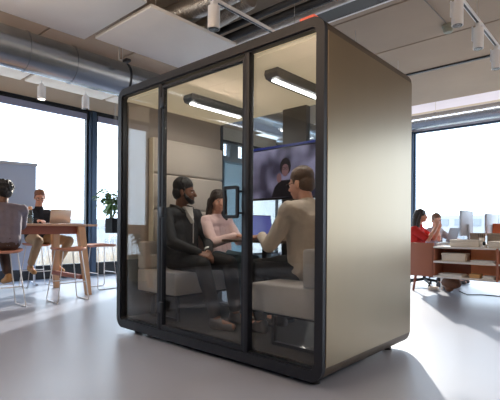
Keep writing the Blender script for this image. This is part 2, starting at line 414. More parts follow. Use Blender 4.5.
door = MB().frame([(-1.584, zb-.007), (-.644, zb-.007), (-.644, zt-.01), (-1.584, zt-.01)], [(-1.564, zb+.022), (-.662, zb+.022), (-.662, zt-.03), (-1.564, zt-.03)], 1, .0, .04).build('door', PODBLK, booth)
MB().box((-1.56, .02, zb+.02), (-.66, .03, zt-.03)).build('door_glass', POD_G, door)
for z in (.30, 1.09, 2.0):
    MB().box((-1.585, -.02, z-.045), (-1.53, .0, z+.045), .006).build('hinge', BLACKF, door)
hz0, hz1 = 1.03, 1.255
h = MB().frame(rrect(-.80, -.655, hz0, hz1, .02, 4), rrect(-.780, -.675, hz0+.022, hz1-.022, .008, 4), 1, -.05, -.032)
for z in (hz0+.03, hz1-.045): h.box((-.68, -.03, z), (-.66, .012, z+.015))
h.build('door_handle', BLACKF, door)
# rear wall of the booth
for a, b in ((-2.17, -1.25), (-.97, -.08)):
    MB().box((a, BD-.05, zb), (b, BD-.04, zt)).build('rear_glass', POD_G, booth)
MB().box((-1.25, BD-.09, zb-.01), (-.97, BD-.02, zt), .004).build('rear_mullion', mat('pod_grey_panel', (66, 63, 62), .6), booth)
# tufted wall pads left and right
def pads(x0, x1, name):
    m = MB(); z = .66
    for hgt in (.48, .35, .35):
        m.box((x0, .30, z+.002), (x1, BD-.07, z+hgt-.002), .022, 3); z += hgt
    o = m.build(name, FELT, booth)
    MB().box((x0, .288, .66), (x1, .302, 1.835), .006).build('pad_lit_edge', mat('cream_lit_edge', (226, 218, 198), .7), booth)  # paler cream strip paints the light on the pad's front edge
    return o
pads(-2.176, -2.105, 'padded_wall'); pads(-.14, -.077, 'padded_wall')
for a, b in ((-2.195, -2.176), (-.077, -.058)): MB().box((a, .06, .66), (b, BD-.05, 2.135)).build('felt_lining', mat('taupe_felt', (160, 148, 138), .9, var=.05), booth)
for a, b in ((-2.195, -2.175), (-.078, -.058)): MB().box((a, .06, .125), (b, BD-.05, .66)).build('side_lining', mat('dark_lining', (70, 64, 60), .8), booth)
for (x, y) in ((-2.05, .1), (-.12, .1), (-.12, BD-.16), (-2.05, BD-.16), (-1.85, .1)):
    MB().lathe((x, y, 0), [(.035, 0), (.035, .018), (.015, .02), (.015, .042)], 14).build('foot', BLACKF, booth)
t = thing('roof_sensor', 'small bright orange block on the booth roof edge', 'sensor', (-.14, .05, Z1))
MB().box((-.20, .02, Z1+.001), (-.09, .07, Z1+.032), .004).build('cover', mat('coral_orange', (255, 120, 96), .5, var=.02, emit=(255, 110, 84), es=.25), t)

# ceiling lamps of the booth
def podlamp(x, label):
    t = thing('ceiling_lamp', label, 'ceiling lamp', (x, .62, 2.135))
    poly = [(.27, 2.135), (.97, 2.135), (.985, 2.10), (.97, 2.072), (.90, 2.062), (.35, 2.062), (.28, 2.072), (.262, 2.10)]
    MB().prism(poly, 0, x-.06, x+.06).build('housing', HOUSING, t)
    MB().box((x-.02, .30, 2.052), (x+.02, .93, 2.066), .004).build('led_strip', LED, t)
podlamp(-1.57, 'slim dark booth ceiling lamp with white light strip above the bearded man')
podlamp(-.63, 'slim dark booth ceiling lamp with white light strip above the man with the laptop')

# benches
def bench(s, label):
    """s=-1 left bench against left wall, +1 right bench"""
    ox = -2.12 if s < 0 else -.125
    sg = 1 if s < 0 else -1
    t = thing('bench_seat', label, 'bench', (ox+sg*.3, .65, .125))
    def bx(x0, x1, *r, **k):
        a, b = ox+sg*x0, ox+sg*x1
        return (min(a, b), max(a, b))
    a, b = bx(.0, .56); MB().box((a, .13, .375), (b, 1.2, .575), .014, 3).build('seat', FELTG, t)
    a, b = bx(.0, .12); MB().box((a, .13, .575), (b, 1.2, .83), .02, 3).build('backrest', FELTG, t)
    a, b = bx(.02, .5); MB().box((a, .2, .345), (b, 1.16, .38), .01).build('seat_base', BLACKF, t)
    for yy in (.24, 1.1):
        a, b = bx(.06, .46); m = MB().frame([(a, .126), (b, .126), (b, .36), (a, .36)], [(a+.025, .15), (b-.025, .15), (b-.025, .34), (a+.025, .34)], 1, yy, yy+.03)
        m.build('leg', BLACKF, t)
bench(-1, 'grey upholstered bench under the bearded man against the padded left wall of the booth')
bench(1, 'pale grey bench at the right end of the booth, under the man in beige')

# booth table
TZ = .86
t = thing('meeting_table', 'dark narrow table inside the booth with a laptop on it', 'table', (-1.12, .95, .125))
MB().box((-1.50, .62, TZ-.025), (-.80, 1.19, TZ), .008).build('tabletop', mat('dark_oak', (92, 74, 62), .35, var=.15, vs=6), t)
MB().box((-1.14, .78, .15), (-1.08, .84, TZ-.02), .005).build('leg', BLACKF, t)
MB().box((-1.32, .68, .126), (-.92, .98, .15), .006).build('base_plate', BLACKF, t)
# wall screen
t = thing('wall_screen', 'wide flat screen on the booth rear wall showing a person with glasses on a call', 'screen', (-1.13, 1.18, 1.5))
MB().box((-1.64, 1.15, 1.245), (-.62, 1.2, 1.775), .006).build('casing', DARKPL, t)
def call_mat():
    m = mat('call_picture', (60, 60, 84), .3, emit=(92, 92, 132), es=.42)
    nt = m.node_tree; b = nt.nodes['Principled BSDF']
    tc = nt.nodes.new('ShaderNodeTexCoord'); n = nt.nodes.new('ShaderNodeTexNoise'); n.inputs['Scale'].default_value = 5; n.inputs['Detail'].default_value = 1
    cr = nt.nodes.new('ShaderNodeValToRGB'); cr.color_ramp.elements[0].position = .38; cr.color_ramp.elements[0].color = (.03, .028, .06, 1); cr.color_ramp.elements[1].position = .66; cr.color_ramp.elements[1].color = (.22, .22, .36, 1)
    nt.links.new(tc.outputs['Object'], n.inputs['Vector']); nt.links.new(n.outputs['Fac'], cr.inputs[0])
    nt.links.new(cr.outputs[0], b.inputs['Base Color']); nt.links.new(cr.outputs[0], b.inputs['Emission Color'])
    b.inputs['Emission Strength'].default_value = .2
    return m
pic = MB().box((-1.625, 1.145, 1.265), (-.635, 1.151, 1.74)).build('display', call_mat(), t)
MB().box((-1.64, 1.143, 1.752), (-.62, 1.152, 1.775)).build('top_edge_strip', mat('blue_edge_light', (24, 36, 100), .3, emit=(30, 50, 150), es=.12), t)
# flat portrait inside the picture
def flat(pts, y, name, m, par):
    MB().prism(pts, 1, y, y+.0015).build(name, m, par)
cx, cz = -1.16, 1.53
ov = lambda x, z, a, b, n=20: [(x+a*math.cos(2*PI*k/n), z+b*math.sin(2*PI*k/n)) for k in range(n)]
flat([(cx-.17, 1.268), (cx+.2, 1.268), (cx+.16, 1.37), (cx+.06, 1.43), (cx-.06, 1.43), (cx-.13, 1.37)], 1.1425, 'figure_clothes', mat('screen_dark_clothes', (20, 18, 26), .3), pic)
flat(ov(cx, cz+.03, .066, .085), 1.1415, 'figure_hair', mat('screen_hair', (26, 20, 26), .3), pic)
flat(ov(cx, cz-.005, .042, .06), 1.1405, 'figure_face', mat('screen_face', (112, 84, 90), .3, emit=(112, 84, 90), es=.25), pic)
for sx in (-.019, .019):
    MB().frame(ov(cx+sx, cz+.012, .018, .014), ov(cx+sx, cz+.012, .014, .010), 1, 1.139, 1.1402).build('figure_glasses', DARKPL, pic)
flat(ov(cx-.075, cz-.075, .03, .045), 1.1412, 'figure_hand', MATS['screen_face'], pic)

# ------------------------------------------------------------------ laptops
def laptop(c, rot, w, dpt, hgt, lean, label, lidm, scrm, basem):
    """c = centre of hinge line on table; opens towards local +y (user side); screen rises at hinge"""
    M = Matrix.Translation(V(c)) @ Matrix.Rotation(rot, 4, 'Z')
    t = thing('laptop', label, 'laptop', c)
    MB().box((-w/2, 0, .002), (w/2, dpt, .016), .004).xf(M).build('keyboard_base', basem, t)
    L = M @ Matrix.Translation((0, 0, .012)) @ Matrix.Rotation(lean, 4, 'X')
    lid = MB().box((-w/2, -.008, 0), (w/2, .0, hgt), .003).xf(L).build('lid', lidm, t)
    MB().box((-w/2+.008, .0002, .012), (w/2-.008, .0012, hgt-.008)).xf(L).build('display', scrm, lid)
    MB().box((-w/2+.02, .03, .0165), (w/2-.02, dpt*.55, .018)).xf(M).build('keys', DARKPL, t)
laptop((-1.21, .87, TZ), -PI/2, .32, .22, .215, .16, 'open laptop with blue lit screen on the dark booth table', DARKPL, SCR, DARKPL)

# ------------------------------------------------------------------ high table, stools
TH = 1.0
t = thing('high_table', 'long wooden bar-height table with a red-brown apron by the left windows', 'table', (-4.95, -.4, 0))
MB().box((-5.42, -1.9, TH-.03), (-4.45, 1.0, TH), .006).build('tabletop', TABTOP, t)
ro = [(-5.36, -1.8), (-4.54, -1.8), (-4.54, .86), (-5.36, .86)]; ri = [(-5.33, -1.77), (-4.57, -1.77), (-4.57, .83), (-5.33, .83)]
MB().frame(ro, ri, 2, TH-.14, TH-.03).build('apron', REDWOOD, t)
for (xt, xb) in ((-4.535, -4.44), (-5.34, -5.46)):
    for (yt, yb) in ((.78, .86), (-1.76, -1.84)):
        m = MB(); w2 = .05
        a = [m.bm.verts.new((xt+i*w2, yt+j*w2, TH-.03)) for i, j in ((-1, -1), (1, -1), (1, 1), (-1, 1))]
        b = [m.bm.verts.new((xb+i*w2*.7, yb+j*w2*.7, 0)) for i, j in ((-1, -1), (1, -1), (1, 1), (-1, 1))]
        m.bridge(a, b); m.bm.faces.new(a[::-1]); m.bm.faces.new(b); m.build('leg', WOOD, t)
MB().box((-5.42, .76, .22), (-4.5, .82, .28), .005).build('foot_rail', REDWOOD, t)

def make_stool(loc, rot, label, SH=.68):
    t = thing('bar_stool', label, 'stool', (0, 0, 0), 'wooden seat bar stools with white wire legs')
    # seat: dished rounded board
    m = MB(); pts = rrect(-.2, .2, -.19, .19, .12, 6)
    n = len(pts); rings = []
    for sc, z in ((.9, SH-.035), (1., SH-.02), (1., SH-.006), (.96, SH), (.5, SH-.012), (.1, SH-.014)):
        rings.append([m.bm.verts.new((p[0]*sc, p[1]*sc, z + (.02*abs(p[1]/.19)**2 if sc > .6 else 0))) for p in pts])
    for a, b in zip(rings, rings[1:]): m.bridge(a, b)
    m.bm.faces.new(rings[0][::-1]); m.bm.faces.new(rings[-1]); m.build('seat', SEATW, t)
    for s in (-1, 1):
        MB().tube([(-.12, s*.12, SH-.03), (-.165, s*.2, .03), (-.15, s*.205, .008), (.15, s*.205, .008), (.165, s*.2, .03), (.12, s*.12, SH-.03)], .008, 8).build('leg_frame', WIRE, t)
    for x in (-.15, .15): MB().tube([(x, -.177, .25), (x, .177, .25)], .007).build('foot_rest', WIRE, t)
    t.location = loc; t.rotation_euler = (0, 0, rot)
    return t
s0 = make_stool((-4.16, .43, 0), 0, 'empty bar stool on the near side of the high table, in front of its leg')
dup(s0, (-4.93, 1.33, 0), PI/2, 'empty bar stool beyond the right end of the high table, next to the window mullion')
dup(s0, (-4.22, -.33, 0), 0, 'bar stool on which the man in the grey shirt sits with his back turned')
dup(s0, (-5.84, .71, 0), 0, 'bar stool under the man with glasses on the window side of the high table')

laptop((-5.02, .71, TH), PI/2, .31, .22, .21, .22, 'open silver-brown laptop seen from behind on the high table', ALU, SCR, ALU)
t = thing('water_bottle', 'clear glass bottle with a wooden stopper on the high table', 'bottle', (-4.95, .26, TH))
MB().lathe((-4.95, .26, TH+.001), [(.034, 0), (.04, .012), (.04, .13), (.034, .165), (.022, .185), (.022, .2)], 20).build('bottle_body', BOT_G, t)
MB().lathe((-4.95, .26, TH+.002), [(.03, 0), (.036, .01), (.036, .12), (.036, .121)], 20).build('water', mat('dark_water', (70, 90, 100), .1), t)
MB().lathe((-4.95, .26, TH+.196), [(.02, 0), (.026, .01), (.026, .04), (.024, .045)], 16).build('stopper', WOOD, t)
tag(MB().box((-4.72, .55, TH+.001), (-4.52, .80, TH+.012), .002).build('notebook', PAPER), 'flat white notebook at the right end of the high table', 'notebook')

# partition screen by the window
t = thing('partition_screen', 'tall pale blue panel screen standing behind the man in the grey shirt', 'partition', (-6.1, .1, 0))
ca, sa = math.cos(.18), math.sin(.18)
Mp = Matrix.Translation((-6.12, .80, 0)) @ Matrix.Rotation(PI/2-.156, 4, 'Z')
MB().box((-1.5, -.02, .25), (0, .02, 1.96), .01).xf(Mp).build('panel', SCREENP, t)
MB().box((-1.52, -.035, 1.96), (.02, .035, 2.01), .01).xf(Mp).build('top_rail', SILVER, t)
for x in (-1.5, -.03): MB().box((x, -.2, 0), (x+.03, .2, .03)).box((x, -.015, .025), (x+.03, .015, .26)).xf(Mp).build('foot', SILVER, t)

# ------------------------------------------------------------------ plants
def leafmesh(m, base, d, L, W, droop=.3):
    d = V(d).normalized(); side = d.cross(V((0, 0, 1)));
    if side.length < .05: side = V((1, 0, 0))
    side.normalize(); up = side.cross(d)
    pr = []
    for k, (t, w) in enumerate(((0, .06), (.25, .8), (.5, 1), (.78, .6), (1, .03))):
        c = V(base) + d*L*t - V((0, 0, 1))*droop*L*t*t
        pr.append((m.bm.verts.new(c+side*W*w+up*W*.15*w), m.bm.verts.new(c), m.bm.verts.new(c-side*W*w+up*W*.15*w)))
    for a, b in zip(pr, pr[1:]):
        m.bm.faces.new((a[0], a[1], b[1], b[0])); m.bm.faces.new((a[1], a[2], b[2], b[1]))
def plant(c, zs, spread, nst, nl, L, lm, label, pot=None, seed=3, name='potted_plant', flat_=1.):
    rnd = random.Random(seed); t = thing(name, label, 'plant', c); c = V(c)
    stems = MB(); lv = MB(); base = c+V((0, 0, zs[0]))
    for k in range(nst):
        a = rnd.random()*2*PI; top = base + V((math.cos(a)*spread*rnd.uniform(.3, 1), math.sin(a)*spread*rnd.uniform(.3, 1), (zs[1]-zs[0])*rnd.uniform(.6, 1)))
        mid = (base+top)/2+V((0, 0, .06)); stems.tube([base, mid, top], [.008, .006, .003], 6)
        for j in range(nl):
            u = rnd.uniform(.35, 1.0); p = base.lerp(mid, u*2) if u < .5 else mid.lerp(top, u*2-1)
            b = rnd.random()*2*PI
            leafmesh(lv, p, (math.cos(b), math.sin(b)*flat_, rnd.uniform(-.2, .7)), L*rnd.uniform(.7, 1.2), L*.2, rnd.uniform(.1, .6))
    stems.build('stem', LEAFD, t); lv.build('foliage', lm, t)
    return t
pl = plant((-6.0, 2.13, .85), (.2, .82), .29, 18, 13, .19, LEAF, 'leafy green plant in a hanging black square planter by the window, left of the booth')
MB().frame([(-6.07, 2.04), (-5.83, 2.04), (-5.83, 2.28), (-6.07, 2.28)], [(-6.05, 2.06), (-5.85, 2.06), (-5.85, 2.26), (-6.05, 2.26)], 2, .85, 1.13).box((-6.06, 2.05, .85), (-5.84, 2.27, 1.08)).build('pot', mat('matt_black_pot', (12, 12, 14), .8, spec=.2), pl)
for x, y in ((-6.06, 2.05), (-5.84, 2.05), (-5.84, 2.27), (-6.06, 2.27)): MB().tube([(x, y, 1.12), (-5.95, 2.16, 3.3), (-5.95, 2.16, 3.35)], .002, 5).build('hanging_wire', GALV, pl)
# round white planter beyond the left picture edge; the booth glass mirrors it
pl = plant((-5.30, -2.27, 0), (.4, 1.05), .42, 16, 12, .16, LEAFD, 'round white planter with leafy plant, mirrored in the left booth pane', seed=9)
MB().lathe((-5.30, -2.27, 0), [(.21, 0), (.24, .02), (.27, .46), (.25, .46), (.24, .4)], 28).build('pot', POTW, pl)
MB().lathe((-5.30, -2.27, .38), [(.01, 0), (.24, .0), (.24, .02), (.01, .03)], 20).build('soil', mat('soil', (60, 46, 36), .95, var=.3, vs=30), pl)

# ------------------------------------------------------------------ right side: shelf unit, desk, monitors
t = thing('low_shelf_unit', 'low open shelf unit with white shelves and terracotta end panel in front of the desks', 'shelf', (-.3, 4.8, 0))
MB().box((-1.31, 4.58, .24), (-.95, 4.62, .755), .004).build('end_panel', TERRA, t)
MB().box((-.95, 4.96, .24), (-.52, 4.985, .70)).build('back_panel', TERRA, t)  # darker terracotta paints the shaded end of the orange back
MB().box((-.518, 4.94, .24), (1.6, 4.985, .70)).build('back_panel', ORANGELIT, t)  # orange brightened to paint sunlight on the rest of the back
for z in (.68, .46, .235): MB().box((-.95, 4.57, z), (-.10, 4.96, z+.028), .004).build('shelf', SHELFW, t)
for z in (.68, .46, .235): MB().box((-.07, 4.57, z), (1.6, 4.96, z+.028), .004).build('shelf', SHELFW, t)
for x in (-.965, -.10, 1.6): MB().box((x, 4.58, .235), (x+.03, 4.96, .70)).build('divider', TERRA, t)
for x in (-1.27, -.02, 1.4):
    MB().tube([(x+.03, 4.64, .24), (x, 4.62, .0)], [.024, .016], 8).build('leg', REDWOOD, t)
t = thing('office_desk', 'white-topped office desk behind the low shelf unit', 'desk', (0, 5.5, 0))
MB().box((-1.05, 4.99, .715), (1.8, 6.5, .74), .004).build('desktop', SHELFW, t)
for x in (-.98, 1.7):
    for y in (5.06, 6.42): MB().cyl((x, y, 0), (x, y, .715), .022, n=10).build('leg', WHITEM, t)

def monitor(x, y, z, rot, w, h, label, stand=True):
    M = Matrix.Translation((x, y, z)) @ Matrix.Rotation(rot, 4, 'Z')
    t = thing('computer_monitor', label, 'monitor', (x, y, z), 'desk monitors')
    MB().box((-w/2, -.02, .12), (w/2, .012, .12+h), .008).xf(M).build('casing', SILVER, t)
    MB().box((-w/2+.01, .012, .13), (w/2-.01, .014, .11+h)).xf(M).build('display', mat('monitor_screen', (70, 84, 110), .25, var=.1), t)
    MB().box((-.03, -.055, .01), (.03, -.02, .3), .006).box((-.11, -.1, 0), (.11, .06, .012), .004).xf(M).build('stand', SILVER, t)
monitor(-.68, 5.26, .745, PI/2-.06, .52, .40, 'silver monitor nearest the woman in red, seen from behind')
monitor(-.44, 5.78, .745, PI/2-.12, .50, .36, 'silver monitor in the middle of the desk, partly behind the grey baskets')
monitor(-.02, 5.42, .745, PI/2-.1, .55, .42, 'monitor cut off by the right picture edge')
laptop((-.90, 5.2, .74), PI/2+.75, .34, .2, .25, .3, 'open grey laptop on the desk in front of the two women', SILVER, mat('grey_laptop_screen', (150, 156, 166), .4, var=.03), SILVER)
def pbox(name, lo, hi, m, label, cat, bev=.006, lid=None):
    t = thing(name, label, cat, ((lo[0]+hi[0])/2, (lo[1]+hi[1])/2, lo[2]))
    hz = hi[2]-lo[2]
    MB().box(lo, (hi[0], hi[1], lo[2]+hz*.72), bev).build('body', m, t)
    MB().box((lo[0]-.004, lo[1]-.004, lo[2]+hz*.72), (hi[0]+.004, hi[1]+.004, hi[2]), bev).build('lid', lid or m, t)
Z3, Z2, Z1s = .709, .489, .264
pbox('storage_box', (-.74, 4.66, Z3), (-.34, 4.9, Z3+.105), BEIGEB, 'wide cream storage box on top of the shelf unit under the monitors', 'box')
pbox('storage_box', (-.22, 4.66, Z3), (.3, 4.9, Z3+.09), BEIGEB, 'cream storage box on the shelf unit top at the right picture edge', 'box')
pbox('storage_box', (-.85, 4.64, Z2), (-.52, 4.88, Z2+.12), BEIGEB, 'pale box on the middle shelf of the low shelf unit', 'box')
pbox('wooden_box', (-.46, 4.64, Z1s), (-.32, 4.8, Z1s+.055), KRAFT, 'small light wood box on the lowest shelf', 'box')
pbox('felt_basket', (-.58, 5.10, .742), (-.40, 5.26, .742+.17), GREYB, 'grey-brown basket on the desk right of the first monitor', 'basket')
pbox('felt_basket', (-.34, 5.10, .742), (-.12, 5.26, .742+.17), GREYB, 'larger grey-brown basket beside the orange folder', 'basket')
for k, (lo, hi, l) in enumerate((((-.44, 4.62, Z2), (-.13, 4.86, Z2+.03), 'white papers lying flat on the middle shelf'),
                                ((-.87, 4.6, Z1s), (-.55, 4.86, Z1s+.035), 'white papers lying flat on the lowest shelf, left end'),
                                ((-.28, 4.62, Z1s), (-.13, 4.8, Z1s+.04), 'small white paper stack on the lowest shelf, right of the wooden box'))):
    m = MB(); n = 4
    for j in range(n):
        dz = (hi[2]-lo[2])/n; q = .008*((j*7) % 3-1)
        m.box((lo[0]+q, lo[1]+q, lo[2]+j*dz+.0005), (hi[0]+q, hi[1]+q, lo[2]+(j+1)*dz-.0005), .001, 1)
    tag(m.build('paper_stack', PAPER), l, 'papers')
tag(MB().box((-.34, 5.42, .742), (-.31, 5.66, 1.06), .004).box((-.31, 5.42, .742), (-.12, 5.44, 1.06), .004).build('orange_folder', mat('orange_card', (206, 104, 66), .6, var=.04)), 'upright orange folder between two monitors', 'folder')
t = thing('pencil_cup', 'white cup of pens beside the grey baskets', 'cup', (-.52, 5.08, .742))
MB().lathe((-.40, 5.04, .742), [(.03, 0), (.036, .1), (.032, .1), (.028, .01)], 16).build('cup_body', PAPER, t)
for k in range(4): tag(MB().tube([(-.40+.01*(k-1.5), 5.04, .75), (-.40+.03*(k-1.5), 5.03+.02*(k % 2), .90)], .004, 6).build('pen', DARKPL), 'dark pen standing in the white cup beside the grey baskets', 'pen', 'pens in the white cup')
t = thing('tape_dispenser', 'small black object with white base between the cream storage boxes', 'desk accessory', (-.28, 4.68, Z3))
MB().box((-.31, 4.64, Z3), (-.25, 4.76, Z3+.03), .008).build('base', PAPER, t)
MB().ell((-.28, 4.69, Z3+.055), (.02, .035, .032)).build('reel', DARKPL, t)

# office chair behind the end panel
t = thing('office_chair', 'black swivel office chair, its star base visible under the terracotta panel', 'chair', (-1.42, 5.28, 0))
hub = V((-1.35, 5.3, 0))
for k in range(5):
    a = k*2*PI/5+.3; e = hub+V((math.cos(a)*.3, math.sin(a)*.3, .075))
    MB().tube([hub+V((0, 0, .12)), e], [.026, .016], 8).build('leg', DARKPL, t)
    MB().cyl(e+V((-.012, 0, -.045)), e+V((.012, 0, -.045)), .028, n=12).cyl(e+V((.0, 0, -.04)), e+V((0, 0, 0)), .01, n=8).build('caster', DARKPL, t)
MB().cyl(hub+V((0, 0, .1)), hub+V((0, 0, .42)), .028, n=12).build('gas_column', DARKPL, t)
MB().box((-1.6, 5.06, .42), (-1.12, 5.54, .48), .03, 3).build('seat', DARKPL, t)
MB().box((-1.64, 5.1, .52), (-1.59, 5.5, .98), .02, 3).box((-1.63, 5.27, .44), (-1.6, 5.33, .6)).build('backrest', DARKPL, t)
t = thing('office_chair', 'black swivel office chair under the woman with hands at her face', 'chair', (-1.3, 6.1, 0))
hub = V((-1.24, 6.1, 0))
for k in range(5):
    a = k*2*PI/5+.7; e = hub+V((math.cos(a)*.3, math.sin(a)*.3, .075))
    MB().tube([hub+V((0, 0, .12)), e], [.026, .016], 8).build('leg', DARKPL, t)
    MB().cyl(e+V((-.012, 0, -.045)), e+V((.012, 0, -.045)), .028, n=12).cyl(e+V((.0, 0, -.04)), e+V((0, 0, 0)), .01, n=8).build('caster', DARKPL, t)
MB().cyl(hub+V((0, 0, .1)), hub+V((0, 0, .42)), .028, n=12).build('gas_column', DARKPL, t)
MB().box((-1.48, 5.86, .42), (-1.0, 6.34, .48), .03, 3).build('seat', DARKPL, t)
MB().box((-1.53, 5.9, .52), (-1.49, 6.3, .95), .02, 3).build('backrest', DARKPL, t)
# crumpled brown bag under shelf
t = thing('brown_bag', 'crumpled brown leather bag hanging under the shelf unit', 'bag', (-.78, 4.85, 0))
m = MB().ell((-.77, 4.84, .14), (.15, .08, .09), u=24, v=16).ell((-.8, 4.84, .07), (.07, .06, .07), u=20, v=12)
o = m.build('bag_body', mat('brown_leather', (112, 74, 52), .6, var=.2, vs=20, bump=.6, bs=25), t)
MB().tube([(-.88, 4.84, .2), (-.82, 4.8, .232), (-.72, 4.8, .232), (-.66, 4.84, .2)], .01).build('strap', MATS['brown_leather'], t)
tag(MB().tube([(-.7, 5.0, .006), (-.5, 4.7, .006), (-.35, 4.85, .006), (.0, 4.9, .006), (.2, 5.3, .006)], .006).build('power_cable', DARKPL), 'thin black cable curling on the floor under the shelf unit', 'cable')
tag(MB().box((-1.12, 4.83, .001), (-.98, 4.93, .05), .006).box((-1.1, 4.84, .05), (-1.0, 4.92, .058), .002).build('power_block', BEIGEB), 'small pale power block on the floor under the terracotta panel', 'power block')

# ------------------------------------------------------------------ outside
struct('ground', MB().box((-160, -120, -14.2), (160, 220, -14)), mat('outside_ground', (150, 150, 146), .9, var=.1, vs=.05))
# terrace along left wall
struct('terrace', MB().box((-10.5, -8, -.35), (XL-.14, 9, -.08)), mat('terrace_paving', (196, 190, 184), .8, var=.06, vs=2))
t = thing('terrace_railing', 'white metal railing outside the left windows', 'railing', (-10.3, 0, -.08))
m = MB()
m.box((-10.32, -8, .92), (-10.28, 9, .96))
m.build('top_rail', SILVER, t)
m = MB()
for k in range(100): m.box((-10.31, -8+.17*k, -.08), (-10.295, -7.985+.17*k, .92))
o = m.build('balusters', SILVER, t); o['kind'] = 'stuff'
m = MB(); rnd = random.Random(5)
for k in range(2600):
    y = rnd.uniform(-5, 8); x = rnd.uniform(-9.9, -9.0); hgt = rnd.uniform(.15, .72)
    dx, dy = rnd.uniform(-.12, .12), rnd.uniform(-.12, .12); w2 = .006
    m.quad((x-w2, y-w2, -.05), (x+w2, y+w2, -.05), (x+dx+w2*.3, y+dy, hgt), (x+dx-w2*.3, y+dy, hgt))
g = m.build('terrace_grass', mat('dry_grass', (206, 196, 182), .9, var=.35, vs=3)); tag(g, 'pale dry ornamental grass on the terrace outside the left windows', 'grass', kind='stuff')
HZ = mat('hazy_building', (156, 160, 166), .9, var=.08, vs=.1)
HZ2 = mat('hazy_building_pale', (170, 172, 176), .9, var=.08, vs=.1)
def building(lo, hi, m, label, nx=6, nz=6, axis=0):
    t = thing('city_building', label, 'building', ((lo[0]+hi[0])/2, (lo[1]+hi[1])/2, lo[2]), 'distant buildings in haze')
    MB().box(lo, hi).build('walls', m, t)
    w = MB()
    for i in range(nx):
        for k in range(nz):
            z0_ = lo[2]+(hi[2]-lo[2])*(k+.3)/nz; z1_ = lo[2]+(hi[2]-lo[2])*(k+.75)/nz
            if axis == 0:
                y0_ = lo[1]+(hi[1]-lo[1])*(i+.2)/nx; y1_ = lo[1]+(hi[1]-lo[1])*(i+.8)/nx
                w.box((hi[0], y0_, z0_), (hi[0]+.15, y1_, z1_))
            else:
                x0_ = lo[0]+(hi[0]-lo[0])*(i+.2)/nx; x1_ = lo[0]+(hi[0]-lo[0])*(i+.8)/nx
                w.box((x0_, lo[1]-.15, z0_), (x1_, lo[1], z1_))
    w.build('window_rows', mat('hazy_windows', (142, 148, 156), .6), t)
building((-75, -5, -14), (-60, 24, 2.4), HZ, 'low hazy building outside the left windows, left of the window mullion', 12)
building((-85, 30, -14), (-66, 60, 2.2), HZ2, 'low hazy building outside seen just right of the window mullion')
building((-30, 90, -14), (-12, 105, 3.8), HZ2, 'pale hazy building outside the far windows above the two women', axis=1)
building((-9, 85, -14), (10, 100, 5.2), HZ, 'pale hazy building outside the far windows behind the monitors', axis=1)

building((-9.1, 9.2, -14), (-7.0, 11, 6), mat('sun_block_white', (232, 232, 230), .9, var=.02), 'white block added outside to stop the sun, seen small through the booth below the wall screen', 2, 5)  # added block that keeps low sun off the floor left of the booth

# ------------------------------------------------------------------ people
def remeshed(mb, vox, smooth_it=6, disp=0., dscale=.08, seed=0):
    me = bpy.data.meshes.new('tmp'); mb.bm.to_mesh(me); mb.bm.free()
    o = bpy.data.objects.new('tmp', me); C.objects.link(o)
    r = o.modifiers.new('r', 'REMESH'); r.mode = 'VOXEL'; r.voxel_size = vox; r.use_smooth_shade = True
    s = o.modifiers.new('s', 'SMOOTH'); s.factor = .5; s.iterations = smooth_it
    if disp:
        tx = bpy.data.textures.new('fold', 'CLOUDS'); tx.noise_scale = dscale; tx.noise_depth = 2
        d = o.modifiers.new('d', 'DISPLACE'); d.texture = tx; d.strength = disp; d.mid_level = .5; d.texture_coords = 'GLOBAL'
    dg = bpy.context.evaluated_depsgraph_get(); dg.update()
    me2 = bpy.data.meshes.new_from_object(o.evaluated_get(dg))
    bpy.data.objects.remove(o); bpy.data.meshes.remove(me)
    for p in me2.polygons: p.use_smooth = True
    return me2
def place(me, name, m, parent=None, off=V((0, 0, 0))):
    me.name = name; me.materials.clear(); me.materials.append(m)
    for v in me.vertices: v.co -= off
    o = bpy.data.objects.new(name, me); C.objects.link(o)
    if parent: o.parent = parent; OFF[o] = off
    else: o.location = off; OFF[o] = off
    return o
def frame_from(fwd, up=V((0, 0, 1))):
    f = V(fwd).normalized(); r = f.cross(V(up)).normalized(); u = r.cross(f)
    M = Matrix((r, f, u)).transposed()
    return M      # columns: right, forward, up

def head_parts(mb, H, R, s=1.):
    P = lambda x, y, z: V(H) + R @ (V((x, y, z))*s)
    e = lambda c, r: mb.ell(P(*c), tuple(q*s for q in r), R, 20, 14)
    e((0, -.012, .035), (.074, .094, .082)); e((0, .02, -.015), (.064, .074, .085)); e((0, .035, -.062), (.043, .05, .042)); e((0, .066, -.082), (.022, .02, .018))
    mb.cap(P(0, .086, .012), P(0, .108, -.022), .009*s, .014*s)           # nose
    for q in (-1, 1):
        e((q*.075, -.008, -.008), (.009, .018, .03))                      # ear
        e((q*.03, .078, .022), (.022, .012, .008))                        # brow
        e((q*.036, .062, -.028), (.022, .022, .022))                      # cheek
    e((0, .088, -.05), (.024, .011, .007)); e((0, .086, -.06), (.02, .011, .007))   # lips
def eyes(H, R, par, s=1., m=None):
    P = lambda x, y, z: V(H) + R @ (V((x, y, z))*s)
    for q in (-1, 1):
        ey = MB().ell(P(q*.031, .077, .004), (.012*s, .008*s, .008*s), R).build('eye', mat('eye_white', (220, 214, 208), .3), par)
        MB().ell(P(q*.031, .0835, .004), (.0055*s,)*3, R).build('iris', mat('eye_dark', (30, 22, 18), .2), ey)
        MB().tube([P(q*.014, .088, .022), P(q*.032, .089, .027), P(q*.05, .076, .022)], .003*s, 6).build('eyebrow', HAIRD, par)
